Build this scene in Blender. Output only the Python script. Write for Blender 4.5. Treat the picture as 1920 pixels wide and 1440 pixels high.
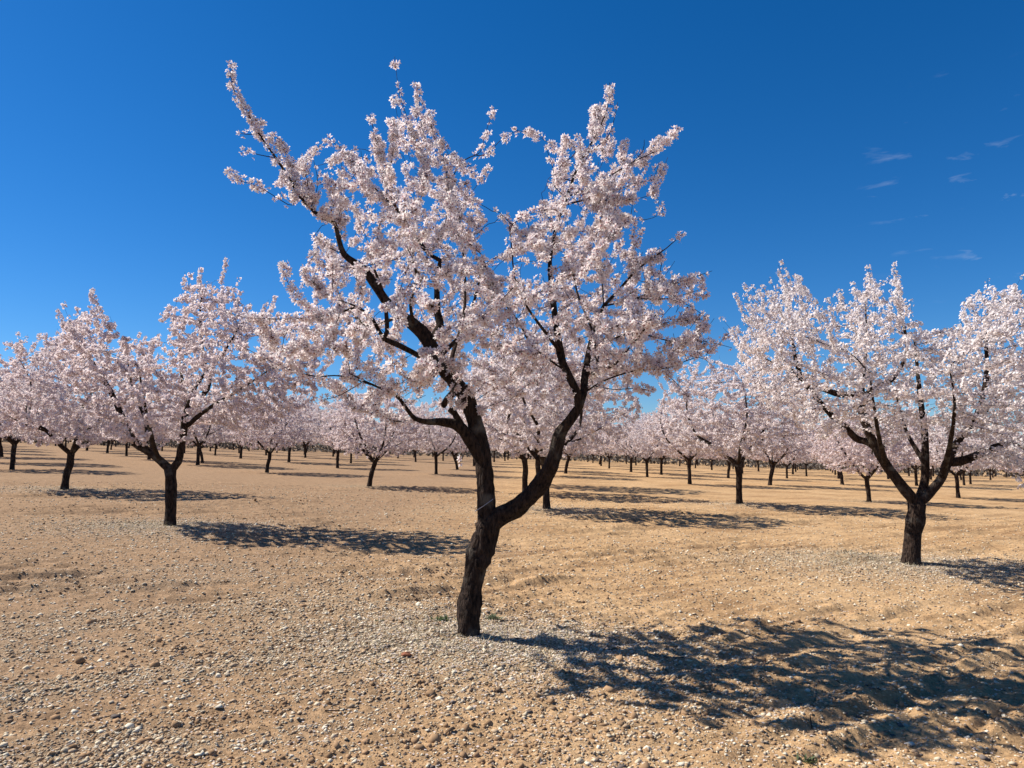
import bpy, math, random
import numpy as np

for _o in list(bpy.data.objects):
    bpy.data.objects.remove(_o)
SC = bpy.context.scene
COL = SC.collection
rng = np.random.default_rng(11)

# ------------------------------------------------------------------ camera, sky, sun, exposure
FP = 1390.0                      # focal length in pixels of the 1920 px wide photograph
CAM_H, SLOPE = 1.6, 0.035        # eye height; the field falls gently to the right
PITCH = math.atan(126 / FP)
cd = bpy.data.cameras.new('camera'); cam = bpy.data.objects.new('camera', cd); COL.objects.link(cam)
cd.sensor_width = 36; cd.lens = 36 * FP / 1920; cd.clip_start = 0.05; cd.clip_end = 9000
cam.location = (0, 0, CAM_H); cam.rotation_euler = (math.pi / 2 + PITCH, 0, 0)
SC.camera = cam

SUN_EL, SUN_AZ = math.radians(46), math.radians(-76)       # azimuth clockwise from +Y
sdir = np.array([math.cos(SUN_EL) * math.sin(SUN_AZ), math.cos(SUN_EL) * math.cos(SUN_AZ), math.sin(SUN_EL)])
ld = bpy.data.lights.new('sun', 'SUN'); ld.energy = 5.0; ld.angle = math.radians(0.5); ld.color = (1, 0.945, 0.865)
sun = bpy.data.objects.new('sun', ld); COL.objects.link(sun); sun.location = (-20, 8, 30)
from mathutils import Vector
sun.rotation_euler = Vector(sdir).to_track_quat('Z', 'Y').to_euler()

W = bpy.data.worlds.new('World'); SC.world = W; W.use_nodes = True
def build_world():
    nt = W.node_tree; N = nt.nodes; L = nt.links; N.clear()
    out = N.new('ShaderNodeOutputWorld'); bg = N.new('ShaderNodeBackground')
    sky = N.new('ShaderNodeTexSky'); sky.sky_type = 'NISHITA'; sky.sun_disc = False
    sky.sun_elevation = SUN_EL; sky.sun_rotation = SUN_AZ
    sky.altitude = 900; sky.air_density = 1.0; sky.dust_density = 0.25; sky.ozone_density = 3.0
    hs = N.new('ShaderNodeHueSaturation'); hs.inputs['Saturation'].default_value = 1.2
    tn = N.new('ShaderNodeMix'); tn.data_type = 'RGBA'; tn.blend_type = 'MULTIPLY'; tn.inputs['Factor'].default_value = 1
    tn.inputs['B'].default_value = (0.73, 0.93, 1.19, 1); L.new(sky.outputs[0], tn.inputs['A'])
    L.new(tn.outputs['Result'], hs.inputs['Color'])
    # thin cirrus wisps low in the sky: noise stretched along the wind, only in a band of directions
    tc = N.new('ShaderNodeTexCoord'); mp = N.new('ShaderNodeMapping')
    mp.inputs['Rotation'].default_value = (0.0, 0.5, 0.1); mp.inputs['Scale'].default_value = (16, 16, 60)
    L.new(tc.outputs['Generated'], mp.inputs['Vector'])
    nz = N.new('ShaderNodeTexNoise'); nz.inputs['Scale'].default_value = 1.0; nz.inputs['Detail'].default_value = 6
    nz.inputs['Roughness'].default_value = 0.55; nz.inputs['Distortion'].default_value = 0.3
    L.new(mp.outputs[0], nz.inputs['Vector'])
    r1 = N.new('ShaderNodeMapRange'); r1.inputs[1].default_value = 0.61; r1.inputs[2].default_value = 1.0
    L.new(nz.outputs[0], r1.inputs[0])
    def lobe(d, a0, a1, gain):
        d = Vector(d).normalized()
        dt = N.new('ShaderNodeVectorMath'); dt.operation = 'DOT_PRODUCT'; dt.inputs[1].default_value = d
        L.new(tc.outputs['Generated'], dt.inputs[0])
        m = N.new('ShaderNodeMapRange'); m.inputs[1].default_value = math.cos(math.radians(a1)); m.inputs[2].default_value = math.cos(math.radians(a0))
        m.inputs[4].default_value = gain; m.interpolation_type = 'SMOOTHSTEP'
        L.new(dt.outputs['Value'], m.inputs[0]); return m.outputs[0]
    def add(a, b):
        m = N.new('ShaderNodeMath'); m.operation = 'ADD'; L.new(a, m.inputs[0]); L.new(b, m.inputs[1]); return m.outputs[0]
    s = add(add(lobe(dirpx(1790, 320), 1, 7.5, 0.45), lobe(dirpx(1935, 440), 1, 4.5, 0.9)), lobe(dirpx(1870, 560), 2, 10, 0.08))
    mu = N.new('ShaderNodeMath'); mu.operation = 'MULTIPLY'; L.new(r1.outputs[0], mu.inputs[0]); L.new(s, mu.inputs[1])
    mx = N.new('ShaderNodeMix'); mx.data_type = 'RGBA'; mx.inputs['B'].default_value = (7.5, 8.3, 9.4, 1)
    L.new(mu.outputs[0], mx.inputs['Factor']); L.new(hs.outputs[0], mx.inputs['A'])
    L.new(mx.outputs['Result'], bg.inputs['Color']); bg.inputs['Strength'].default_value = 0.06
    L.new(bg.outputs[0], out.inputs['Surface'])
_cp, _sp = math.cos(PITCH), math.sin(PITCH)
def dirpx(px, py):
    a = (px - 960) / FP; b = (720 - py) / FP
    return np.array([a, _cp - b * _sp, _sp + b * _cp])
def at(px, py, Y):
    d = dirpx(px, py); p = d * (Y / d[1]); p[2] += CAM_H; return p
build_world()
vs = SC.view_settings; vs.view_transform = 'Standard'; vs.look = 'None'; vs.exposure = 0.72; vs.gamma = 1; vs.use_curve_mapping = False
SC.cycles.max_bounces = 5; SC.cycles.diffuse_bounces = 3; SC.cycles.transmission_bounces = 3; SC.cycles.transparent_max_bounces = 4

# ------------------------------------------------------------------ tagging
def tag(o, label=None, cat=None, group=None, kind=None):
    if label: o['label'] = label
    if cat: o['category'] = cat
    if group: o['group'] = group
    if kind: o['kind'] = kind
    return o
def empty(name, loc):
    o = bpy.data.objects.new(name, None); COL.objects.link(o); o.location = loc; o.empty_display_size = 0.3; return o
def link(name, me, parent=None):
    o = bpy.data.objects.new(name, me); COL.objects.link(o)
    if parent is not None: o.parent = parent
    return o

# ------------------------------------------------------------------ numpy mesh helper
def mesh(name, V, faces, mat, col=None, smooth=False):
    """faces: list of (n,k) int arrays"""
    V = np.asarray(V, np.float32); me = bpy.data.meshes.new(name)
    me.vertices.add(len(V)); me.vertices.foreach_set('co', V.ravel())
    faces = [f for f in faces if len(f)]
    li = np.concatenate([f.ravel() for f in faces]).astype(np.int32)
    tot = np.concatenate([np.full(len(f), f.shape[1], np.int32) for f in faces])
    st = np.concatenate([[0], np.cumsum(tot)[:-1]]).astype(np.int32)
    me.loops.add(len(li)); me.loops.foreach_set('vertex_index', li)
    me.polygons.add(len(tot)); me.polygons.foreach_set('loop_start', st)
    try: me.polygons.foreach_set('loop_total', tot)
    except Exception: pass
    me.update(calc_edges=True)
    if col is not None:
        ca = me.color_attributes.new('Col', 'FLOAT_COLOR', 'POINT')
        c4 = np.ones((len(V), 4), np.float32); c4[:, :3] = col; ca.data.foreach_set('color', c4.ravel())
    if smooth: me.polygons.foreach_set('use_smooth', np.ones(len(tot), bool))
    me.materials.append(mat)
    return me

# ------------------------------------------------------------------ value noise
def _h(ix, iy, s):
    n = (ix.astype(np.int64) * 374761393 + iy.astype(np.int64) * 668265263 + s * 1442695041) & 0xFFFFFFFF
    n = ((n ^ (n >> 13)) * 1274126177) & 0xFFFFFFFF
    return ((n ^ (n >> 16)) & 0xFFFF) / 65535.0
def vnoise(x, y, s=0):
    ix = np.floor(x); iy = np.floor(y); fx = x - ix; fy = y - iy
    fx = fx * fx * (3 - 2 * fx); fy = fy * fy * (3 - 2 * fy)
    a = _h(ix, iy, s); b = _h(ix + 1, iy, s); c = _h(ix, iy + 1, s); d = _h(ix + 1, iy + 1, s)
    return (a + (b - a) * fx) * (1 - fy) + (c + (d - c) * fx) * fy
def fbm(x, y, s=0, o=4):
    t = 0; a = 0.5; tot = 0
    for k in range(o):
        t = t + a * vnoise(x, y, s + k * 17); tot += a; a *= 0.5; x = x * 2.03 + 5.1; y = y * 2.03 + 1.7
    return t / tot

# ------------------------------------------------------------------ materials
def new_mat(name):
    m = bpy.data.materials.new(name); m.use_nodes = True; nt = m.node_tree; nt.nodes.clear(); return m, nt, nt.nodes, nt.links
def mat_ground():
    m, nt, N, L = new_mat('sandy_soil')
    out = N.new('ShaderNodeOutputMaterial'); b = N.new('ShaderNodeBsdfPrincipled')
    b.inputs['Roughness'].default_value = 1.0; b.inputs['Specular IOR Level'].default_value = 0.05
    tc = N.new('ShaderNodeTexCoord')
    mp = N.new('ShaderNodeMapping'); mp.inputs['Rotation'].default_value = (0, 0, math.radians(-38)); L.new(tc.outputs['Object'], mp.inputs[0])
    mp2 = N.new('ShaderNodeMapping'); mp2.inputs['Scale'].default_value = (0.25, 2.6, 1); L.new(mp.outputs[0], mp2.inputs[0])
    def noise(vec, sc, det=5, ro=0.6):
        n = N.new('ShaderNodeTexNoise'); n.inputs['Scale'].default_value = sc; n.inputs['Detail'].default_value = det; n.inputs['Roughness'].default_value = ro
        L.new(vec, n.inputs['Vector']); return n.outputs[0]
    def rng_(v, a, bb, lo=0., hi=1.):
        r = N.new('ShaderNodeMapRange'); r.inputs[1].default_value = a; r.inputs[2].default_value = bb; r.inputs[3].default_value = lo; r.inputs[4].default_value = hi
        L.new(v, r.inputs[0]); return r.outputs[0]
    def mix(f, a, bb):
        x = N.new('ShaderNodeMix'); x.data_type = 'RGBA'
        if isinstance(f, float): x.inputs['Factor'].default_value = f
        else: L.new(f, x.inputs['Factor'])
        for s_, v in (('A', a), ('B', bb)):
            if isinstance(v, tuple): x.inputs[s_].default_value = (*v, 1)
            else: L.new(v, x.inputs[s_])
        return x.outputs['Result']
    streak = rng_(noise(mp2.outputs[0], 1.3), 0.42, 0.58)
    patch = rng_(noise(tc.outputs['Object'], 0.35, 4), 0.42, 0.62)
    c = mix(streak, (0.475, 0.30, 0.15), (0.33, 0.20, 0.10))
    c = mix(patch, c, (0.50, 0.325, 0.17))
    # browner, less sandy soil towards the left of the grove
    sx = N.new('ShaderNodeSeparateXYZ'); L.new(tc.outputs['Object'], sx.inputs[0])
    lf = rng_(sx.outputs[0], 1.0, -3.5, 0.0, 0.85)
    c = mix(lf, c, (0.285, 0.185, 0.112))
    la = N.new('ShaderNodeAttribute'); la.attribute_name = 'Col'
    sp = N.new('ShaderNodeSeparateColor'); L.new(la.outputs['Color'], sp.inputs[0])
    fine = noise(tc.outputs['Object'], 38, 4, 0.7)
    lm = N.new('ShaderNodeMath'); lm.operation = 'MULTIPLY'; L.new(sp.outputs[0], lm.inputs[0]); L.new(rng_(fine, 0.35, 0.6), lm.inputs[1])
    c = mix(lm.outputs[0], c, (0.32, 0.255, 0.175))
    mid = noise(tc.outputs['Object'], 7, 5, 0.75)
    gm = N.new('ShaderNodeMath'); gm.operation = 'MULTIPLY'; L.new(rng_(fine, 0.3, 0.7, 0.62, 1.25), gm.inputs[0]); L.new(rng_(mid, 0.3, 0.7, 0.70, 1.22), gm.inputs[1])
    gr = gm.outputs[0]
    mlt = N.new('ShaderNodeMix'); mlt.data_type = 'RGBA'; mlt.blend_type = 'MULTIPLY'; mlt.inputs['Factor'].default_value = 1
    cg = N.new('ShaderNodeCombineColor'); [L.new(gr, cg.inputs[k]) for k in range(3)]
    L.new(c, mlt.inputs['A']); L.new(cg.outputs[0], mlt.inputs['B']); c = mlt.outputs['Result']
    L.new(c, b.inputs['Base Color'])
    bh = N.new('ShaderNodeMath'); bh.operation = 'ADD'
    L.new(noise(tc.outputs['Object'], 16, 6, 0.65), bh.inputs[0])
    n2 = noise(tc.outputs['Object'], 85, 3, 0.7); m2 = N.new('ShaderNodeMath'); m2.operation = 'MULTIPLY'; m2.inputs[1].default_value = 0.35
    L.new(n2, m2.inputs[0]); L.new(m2.outputs[0], bh.inputs[1])
    bp = N.new('ShaderNodeBump'); bp.inputs['Strength'].default_value = 0.9; bp.inputs['Distance'].default_value = 0.022
    L.new(bh.outputs[0], bp.inputs['Height']); L.new(bp.outputs[0], b.inputs['Normal'])
    L.new(b.outputs[0], out.inputs[0]); return m
def mat_bark(name, c0, c1, sc=1.0):
    m, nt, N, L = new_mat(name)
    out = N.new('ShaderNodeOutputMaterial'); b = N.new('ShaderNodeBsdfPrincipled'); b.inputs['Roughness'].default_value = 0.92
    b.inputs['Specular IOR Level'].default_value = 0.15
    tc = N.new('ShaderNodeTexCoord'); mp = N.new('ShaderNodeMapping'); mp.inputs['Scale'].default_value = (1, 1, 0.28); L.new(tc.outputs['Object'], mp.inputs[0])
    n = N.new('ShaderNodeTexNoise'); n.inputs['Scale'].default_value = 42 * sc; n.inputs['Detail'].default_value = 6; n.inputs['Roughness'].default_value = 0.65; L.new(mp.outputs[0], n.inputs['Vector'])
    v = N.new('ShaderNodeTexVoronoi'); v.feature = 'DISTANCE_TO_EDGE'; v.inputs['Scale'].default_value = 30 * sc; L.new(mp.outputs[0], v.inputs['Vector'])
    r = N.new('ShaderNodeValToRGB'); r.color_ramp.elements[0].position = 0.36; r.color_ramp.elements[1].position = 0.66
    r.color_ramp.elements[0].color = (*c0, 1); r.color_ramp.elements[1].color = (*c1, 1); L.new(n.outputs[0], r.inputs[0])
    n3 = N.new('ShaderNodeTexNoise'); n3.inputs['Scale'].default_value = 5 * sc; n3.inputs['Detail'].default_value = 3; L.new(tc.outputs['Object'], n3.inputs['Vector'])
    r3 = N.new('ShaderNodeMapRange'); r3.inputs[1].default_value = 0.56; r3.inputs[2].default_value = 0.72; L.new(n3.outputs[0], r3.inputs[0])
    mx = N.new('ShaderNodeMix'); mx.data_type = 'RGBA'; L.new(r3.outputs[0], mx.inputs['Factor']); L.new(r.outputs[0], mx.inputs['A']); mx.inputs['B'].default_value = (0.12, 0.105, 0.085, 1)
    L.new(mx.outputs['Result'], b.inputs['Base Color'])
    ad = N.new('ShaderNodeMath'); ad.operation = 'ADD'; L.new(n.outputs[0], ad.inputs[0]); L.new(v.outputs['Distance'], ad.inputs[1])
    bp = N.new('ShaderNodeBump'); bp.inputs['Strength'].default_value = 1.0; bp.inputs['Distance'].default_value = 0.035; L.new(ad.outputs[0], bp.inputs['Height']); L.new(bp.outputs[0], b.inputs['Normal'])
    L.new(b.outputs[0], out.inputs[0]); return m
def mat_attr(name, rough=0.8, trans=0.0, spec=0.2):
    m, nt, N, L = new_mat(name)
    out = N.new('ShaderNodeOutputMaterial'); a = N.new('ShaderNodeAttribute'); a.attribute_name = 'Col'
    b = N.new('ShaderNodeBsdfPrincipled'); b.inputs['Roughness'].default_value = rough; b.inputs['Specular IOR Level'].default_value = spec
    L.new(a.outputs['Color'], b.inputs['Base Color'])
    if trans:
        t = N.new('ShaderNodeBsdfTranslucent'); L.new(a.outputs['Color'], t.inputs['Color'])
        ms = N.new('ShaderNodeMixShader'); ms.inputs[0].default_value = trans; L.new(b.outputs[0], ms.inputs[1]); L.new(t.outputs[0], ms.inputs[2]); L.new(ms.outputs[0], out.inputs[0])
    else:
        L.new(b.outputs[0], out.inputs[0])
    return m
M_GROUND = mat_ground()
M_BARK = mat_bark('almond_bark', (0.008, 0.005, 0.004), (0.065, 0.042, 0.030))
M_TWIG = mat_bark('twig_bark', (0.030, 0.017, 0.013), (0.085, 0.05, 0.036), 3.0)
M_FLOWER = mat_attr('almond_petals', 0.7, 0.42, 0.1)
M_STONE = mat_attr('field_stones', 0.95, 0, 0.1)
M_LEAF = mat_attr('weed_leaves', 0.7, 0.25, 0.2)
M_CORD = mat_attr('pale_cord', 0.8, 0, 0.2)

# ------------------------------------------------------------------ terrain
def plane_z(x, y): return -SLOPE * x
def basepx(px, py):
    d = dirpx(px, py); t = -CAM_H / (d[2] + SLOPE * d[0]); return d * t
NEAR = {'A': (878, 1203), 'B': (318, 988), 'C': (120, 918), 'D': (22, 880), 'E': (1705, 1062), 'F': (1387, 948), 'G': (1025, 958),
        'G2': (985, 925), 'H': (692, 912), 'I': (500, 886), 'J': (380, 868), 'K': (818, 890), 'L': (1293, 908), 'M': (1630, 940),
        'N': (1797, 933), 'O': (1240, 890), 'P': (658, 868), 'Q': (448, 850), 'R': (1060, 888), 'S': (1212, 880), 'T': (1512, 893), 'U':(208, 843), 'V': (1820, 908)}
POS = {k: basepx(*v)[:2] for k, v in NEAR.items()}
ca_, sa_ = math.cos(math.radians(38)), math.sin(math.radians(38))
def height(x, y):
    r = np.hypot(x, y)
    u = x * ca_ + y * sa_; v = -x * sa_ + y * ca_
    z = -SLOPE * x + (fbm(x * 0.22 + 9, y * 0.22, 3, 3) - 0.5) * 0.10
    till = fbm(u * 0.45, v * 4.2, 21, 3) - 0.5 + 0.35 * (fbm(u * 0.8, v * 11, 25, 2) - 0.5)
    amt = 0.4 + 1.3 * np.clip((fbm(x * 0.5, y * 0.5, 40, 2) - 0.42) * 4, 0, 1)
    near = np.clip(1.3 - r / 40, 0, 1)
    z = z + till * 0.11 * amt * (0.3 + 0.7 * near)
    z = z + (fbm(x * 7, y * 7, 60, 3) - 0.5) * 0.05 * near * amt
    cl = fbm(x * 19, y * 19, 80, 3)
    z = z + np.clip(cl - 0.55, 0, 1) * 0.045 * near
    for k, w, hh in (('A', 1.0, 0.07), ('E', 1.3, 0.07), ('B', 1.0, 0.04), ('F', 1, 0.04), ('G', 1, 0.04), ('C', 1, 0.04)):
        p = POS[k]; dx = x - p[0]; dy = y - p[1]
        z = z + hh * np.exp(-(dx * dx * 0.7 + dy * dy) / (w * w)) * (0.7 + 0.9 * (fbm(x * 3, y * 3, 9, 2) - 0.5))
    p = POS['A']; z = z + 0.055 * np.exp(-(((x - p[0] + 0.22) / 0.14) ** 2 + ((y - p[1] + 0.03) / 0.10) ** 2))
    p = POS['E']; z = z + 0.10 * np.exp(-(((x - p[0] + 0.85) / 0.55) ** 2 + ((y - p[1] - 0.35) / 0.25) ** 2))
    return z
def hz(x, y): return float(height(np.array([x]), np.array([y]))[0])
def litter(x, y):
    t = np.zeros_like(x)
    for k, w, s in (('A', 1.15, 1.1), ('E', 1.9, 0.9), ('B', 1.5, 0.8), ('C', 1.5, 0.7), ('F', 1.6, 0.5), ('G', 1.6, 0.7), ('H', 1.5, 0.5), ('M', 1.6, 0.5)):
        p = POS[k]; dx = x - p[0]; dy = y - p[1]
        t = np.maximum(t, s * np.exp(-(dx * dx * 0.55 + dy * dy * 1.1) / (w * w)))
    u = x * ca_ + y * sa_; v = -x * sa_ + y * ca_
    f = np.clip((fbm(u * 0.5 + 3, v * 1.6, 140, 4) - 0.43) * 5, 0.08, 1) * np.clip((1.5 - (x + 0.5)) / 3.0, 0.15, 1) * np.clip(1.4 - y / 9, 0.1, 1)
    return np.clip(t * (0.5 + fbm(x * 2.3, y * 2.3, 150, 3)) + 0.6 * f, 0, 1)
def build_ground():
    fine = np.arange(-52, 52.01, 0.22); rest = np.arange(56, 308, 4.0)
    th = np.radians(np.concatenate([fine, rest])); na = len(th)
    r = [0.6]
    while r[-1] < 4000:
        q = r[-1]; r.append(q * (1.0045 if 2.6 < q < 30 else 1.012 if q < 90 else 1.08))
    r = np.array(r); nr = len(r)
    R, T = np.meshgrid(r, th, indexing='ij'); x = (R * np.sin(T)).ravel(); y = (R * np.cos(T)).ravel()
    z = height(x, y); lt = litter(x, y)
    V = np.stack([x, y, z], 1); V = np.vstack([V, [[0, 0, hz(0, 0)]]])
    i = np.arange(nr - 1)[:, None] * na; j = np.arange(na)[None, :]; jn = (j + 1) % na
    Q = np.stack([i + j, i + na + j, i + na + jn, i + jn], -1).reshape(-1, 4)[:, ::-1]
    fan = np.stack([np.full(na, nr * na), (np.arange(na) + 1) % na, np.arange(na)], 1)
    c = np.zeros((len(V), 3)); c[:-1, 0] = lt
    o = link('ground', mesh('ground', V, [Q, fan], M_GROUND, c, True)); tag(o, kind='structure')
build_ground()

# ------------------------------------------------------------------ wood skeletons
class Skel:
    def __init__(s): s.P = []; s.par = []; s.r = []; s.brk = []
    def add(s, p, par, r=0.0, brk=False):
        s.P.append(np.array(p, float)); s.par.append(par); s.r.append(r); s.brk.append(brk); return len(s.P) - 1
    def path(s, pts, par, r0, r1, step=0.07, wob=0.0, rs=None):
        """smooth polyline of points from node par; returns last node"""
        pts = [np.array(p, float) for p in pts]
        if par >= 0: pts = [s.P[par]] + pts
        n = len(pts); out = []
        for i in range(n - 1):
            p0 = pts[max(i - 1, 0)]; p1 = pts[i]; p2 = pts[i + 1]; p3 = pts[min(i + 2, n - 1)]
            k = max(1, int(np.linalg.norm(p2 - p1) / step))
            for q in range(k):
                t = q / k
                out.append(0.5 * (2 * p1 + (p2 - p0) * t + (2 * p0 - 5 * p1 + 4 * p2 - p3) * t * t + (3 * p1 - p0 - 3 * p2 + p3) * t ** 3))
        out.append(pts[-1]); m = len(out)
        for i, p in enumerate(out):
            f = i / max(1, m - 1); r = (r0 + (r1 - r0) * f) if rs is None else np.interp(f, np.linspace(0, 1, len(rs)), rs)
            if i == 0:
                if par >= 0: continue
                par = s.add(p, -1, r); continue
            if wob: p = p + s_rng.normal(0, wob, 3)
            par = s.add(p, par, r, brk=(i == 1))
        return par
    def nearest(s, p):
        P = np.array(s.P); return int(np.argmin(((P - np.array(p)) ** 2).sum(1)))
s_rng = np.random.default_rng(5)

def colonize(S, A, step=0.09, kill=0.13, infl=1.4, iters=45, up=0.12, rmax_seed=1e9, first=0):
    A = np.array(A); P = np.array(S.P); n0 = len(P)
    ok = np.arange(len(P)) >= first
    D = ((A[:, None] - P[None][:, ok]) ** 2).sum(2); idx = np.where(ok)[0]
    ni = idx[D.argmin(1)]; nd = D.min(1); alive = np.ones(len(A), bool)
    P = list(P)
    for it in range(iters):
        alive &= nd > kill * kill
        act = alive & (nd < infl * infl)
        if not act.any(): break
        u, inv = np.unique(ni[act], return_inverse=True)
        base = np.array([P[k] for k in u]); d = A[act] - base[inv]; d /= np.linalg.norm(d, axis=1)[:, None] + 1e-9
        acc = np.zeros((len(u), 3)); np.add.at(acc, inv, d); acc += s_rng.normal(0, 0.18, acc.shape); acc[:, 2] += up
        acc /= np.linalg.norm(acc, axis=1)[:, None] + 1e-9
        new = base + acc * step
        k0 = len(P)
        for q, p in zip(u, new): S.add(p, int(q)); P.append(p)
        D = ((A[:, None] - new[None]) ** 2).sum(2); am = D.argmin(1); dm = D.min(1)
        b = dm < nd; nd[b] = dm[b]; ni[b] = k0 + am[b]
    return S

def whips(S, n, lmin, lmax, zmin, up=0.7, ctr=(0, 0, 2.2), first=0):
    """long straight one-year shoots standing out of the crown"""
    P = np.array(S.P); has = np.zeros(len(P), bool)
    for p in S.par:
        if p >= 0: has[p] = True
    leaf = np.where(~has & (P[:, 2] > zmin) & (np.array(S.r) == 0))[0]
    if not len(leaf): return
    out = P[leaf] - np.array(ctr); w = np.linalg.norm(out, axis=1) ** 4; w /= w.sum()
    for k in s_rng.choice(leaf, size=min(n, len(leaf)), replace=False, p=w):
        d = P[k] - np.array(ctr); d /= np.linalg.norm(d); d[2] += up; d += s_rng.normal(0, 0.12, 3); d /= np.linalg.norm(d)
        ln = s_rng.uniform(lmin, lmax); q = k; p = P[k]
        for i in range(int(ln / 0.08)):
            d = d + np.array([0, 0, 0.03]) + s_rng.normal(0, 0.03, 3); d /= np.linalg.norm(d); p = p + d * 0.08; q = S.add(p, q)

def radii(S, r0=0.0022, e=2.35):
    n = len(S.P); acc = np.zeros(n); R = np.zeros(n); kids = [[] for _ in range(n)]
    for i in range(n - 1, -1, -1):
        R[i] = max(r0, acc[i] ** (1 / e) if acc[i] > 0 else 0)
        pr = S.r[i]
        if pr > 0: R[i] = pr if pr > 0.012 else max(pr, min(R[i], 0.014))
        if S.par[i] >= 0: acc[S.par[i]] += R[i] ** e; kids[S.par[i]].append(i)
    for i in range(n):                      # never thicker than what carries it
        p = S.par[i]
        if p >= 0: R[i] = min(R[i], R[p] * 1.02)
    return R, kids

def chains(S, R, kids, breaks=()):
    out = []; stack = [(None, 0)]
    while stack:
        p, i = stack.pop(); ch = [] if p is None else [p]
        while True:
            ch.append(i); ks = kids[i]
            if not ks: break
            if i in breaks:
                stack += [(i, k) for k in ks]; break
            nb = [k for k in ks if not S.brk[k]] or ks
            m = max(nb, key=lambda k: R[k]); stack += [(i, k) for k in ks if k != m]; i = m
        out.append(ch)
    return out

def tubes(S, R, chs, sides=None, rough=0.0):
    VV = []; QQ = []; TT = []; off = 0; P = np.array(S.P)
    for ch in chs:
        p = P[ch]; r = R[ch].copy(); n = len(ch)
        if n < 2: continue
        if R[ch[0]] > r[1] * 1.15 and n > 1 and S.par[ch[0]] >= 0: r[0] = r[1] * (1.25 if r[1] > 0.02 else 1.0)
        m = sides or (28 if r.max() > 0.09 and rough > .25 else 14 if r.max() > 0.07 else 10 if r.max() > 0.025 else 6 if r.max() > 0.009 else 3)
        t = np.gradient(p, axis=0); t /= np.linalg.norm(t, axis=1)[:, None] + 1e-9
        ref = np.array([0.31, 0.92, 0.22]); ref = ref if abs(np.dot(ref, t[0])) < 0.9 else np.array([1., 0, 0])
        u = ref - t * (t @ ref)[:, None]; u /= np.linalg.norm(u, axis=1)[:, None] + 1e-9; w = np.cross(t, u)
        a = np.arange(m) * 2 * math.pi / m
        rr = r[:, None] * np.ones(m)[None]
        if rough and r.max() > 0.02:
            s_ = np.cumsum(np.r_[0, np.linalg.norm(np.diff(p, axis=0), axis=1)])
            big = vnoise(s_[:, None] * 5 + ch[-1], np.cos(a)[None] * 1.5 + 7) - 0.5; big2 = vnoise(s_[:, None] * 5 + 31, np.sin(a)[None] * 1.5 + ch[0] % 97) - 0.5
            fi = vnoise(s_[:, None] * 22 + 3, np.sin(a)[None] * 4 + np.cos(a)[None] * 3.1 + 50) - 0.5
            rr = rr * (1 + rough * (big + big2) + rough * 0.8 * fi)
        v = p[:, None] + rr[..., None] * (np.cos(a)[None, :, None] * u[:, None] + np.sin(a)[None, :, None] * w[:, None])
        VV.append(v.reshape(-1, 3)); i = np.arange(n - 1)[:, None] * m; j = np.arange(m)[None]; jn = (j + 1) % m
        QQ.append(np.stack([i + j, i + jn, i + m + jn, i + m + j], -1).reshape(-1, 4) + off)
        tip = off + n * m; VV.append(p[-1:] + t[-1:] * r[-1]); e_ = off + (n - 1) * m
        TT.append(np.stack([e_ + j[0], e_ + jn[0], np.full(m, tip)], 1)); off += n * m + 1
    return np.vstack(VV), [np.vstack(QQ), np.vstack(TT)]

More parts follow.
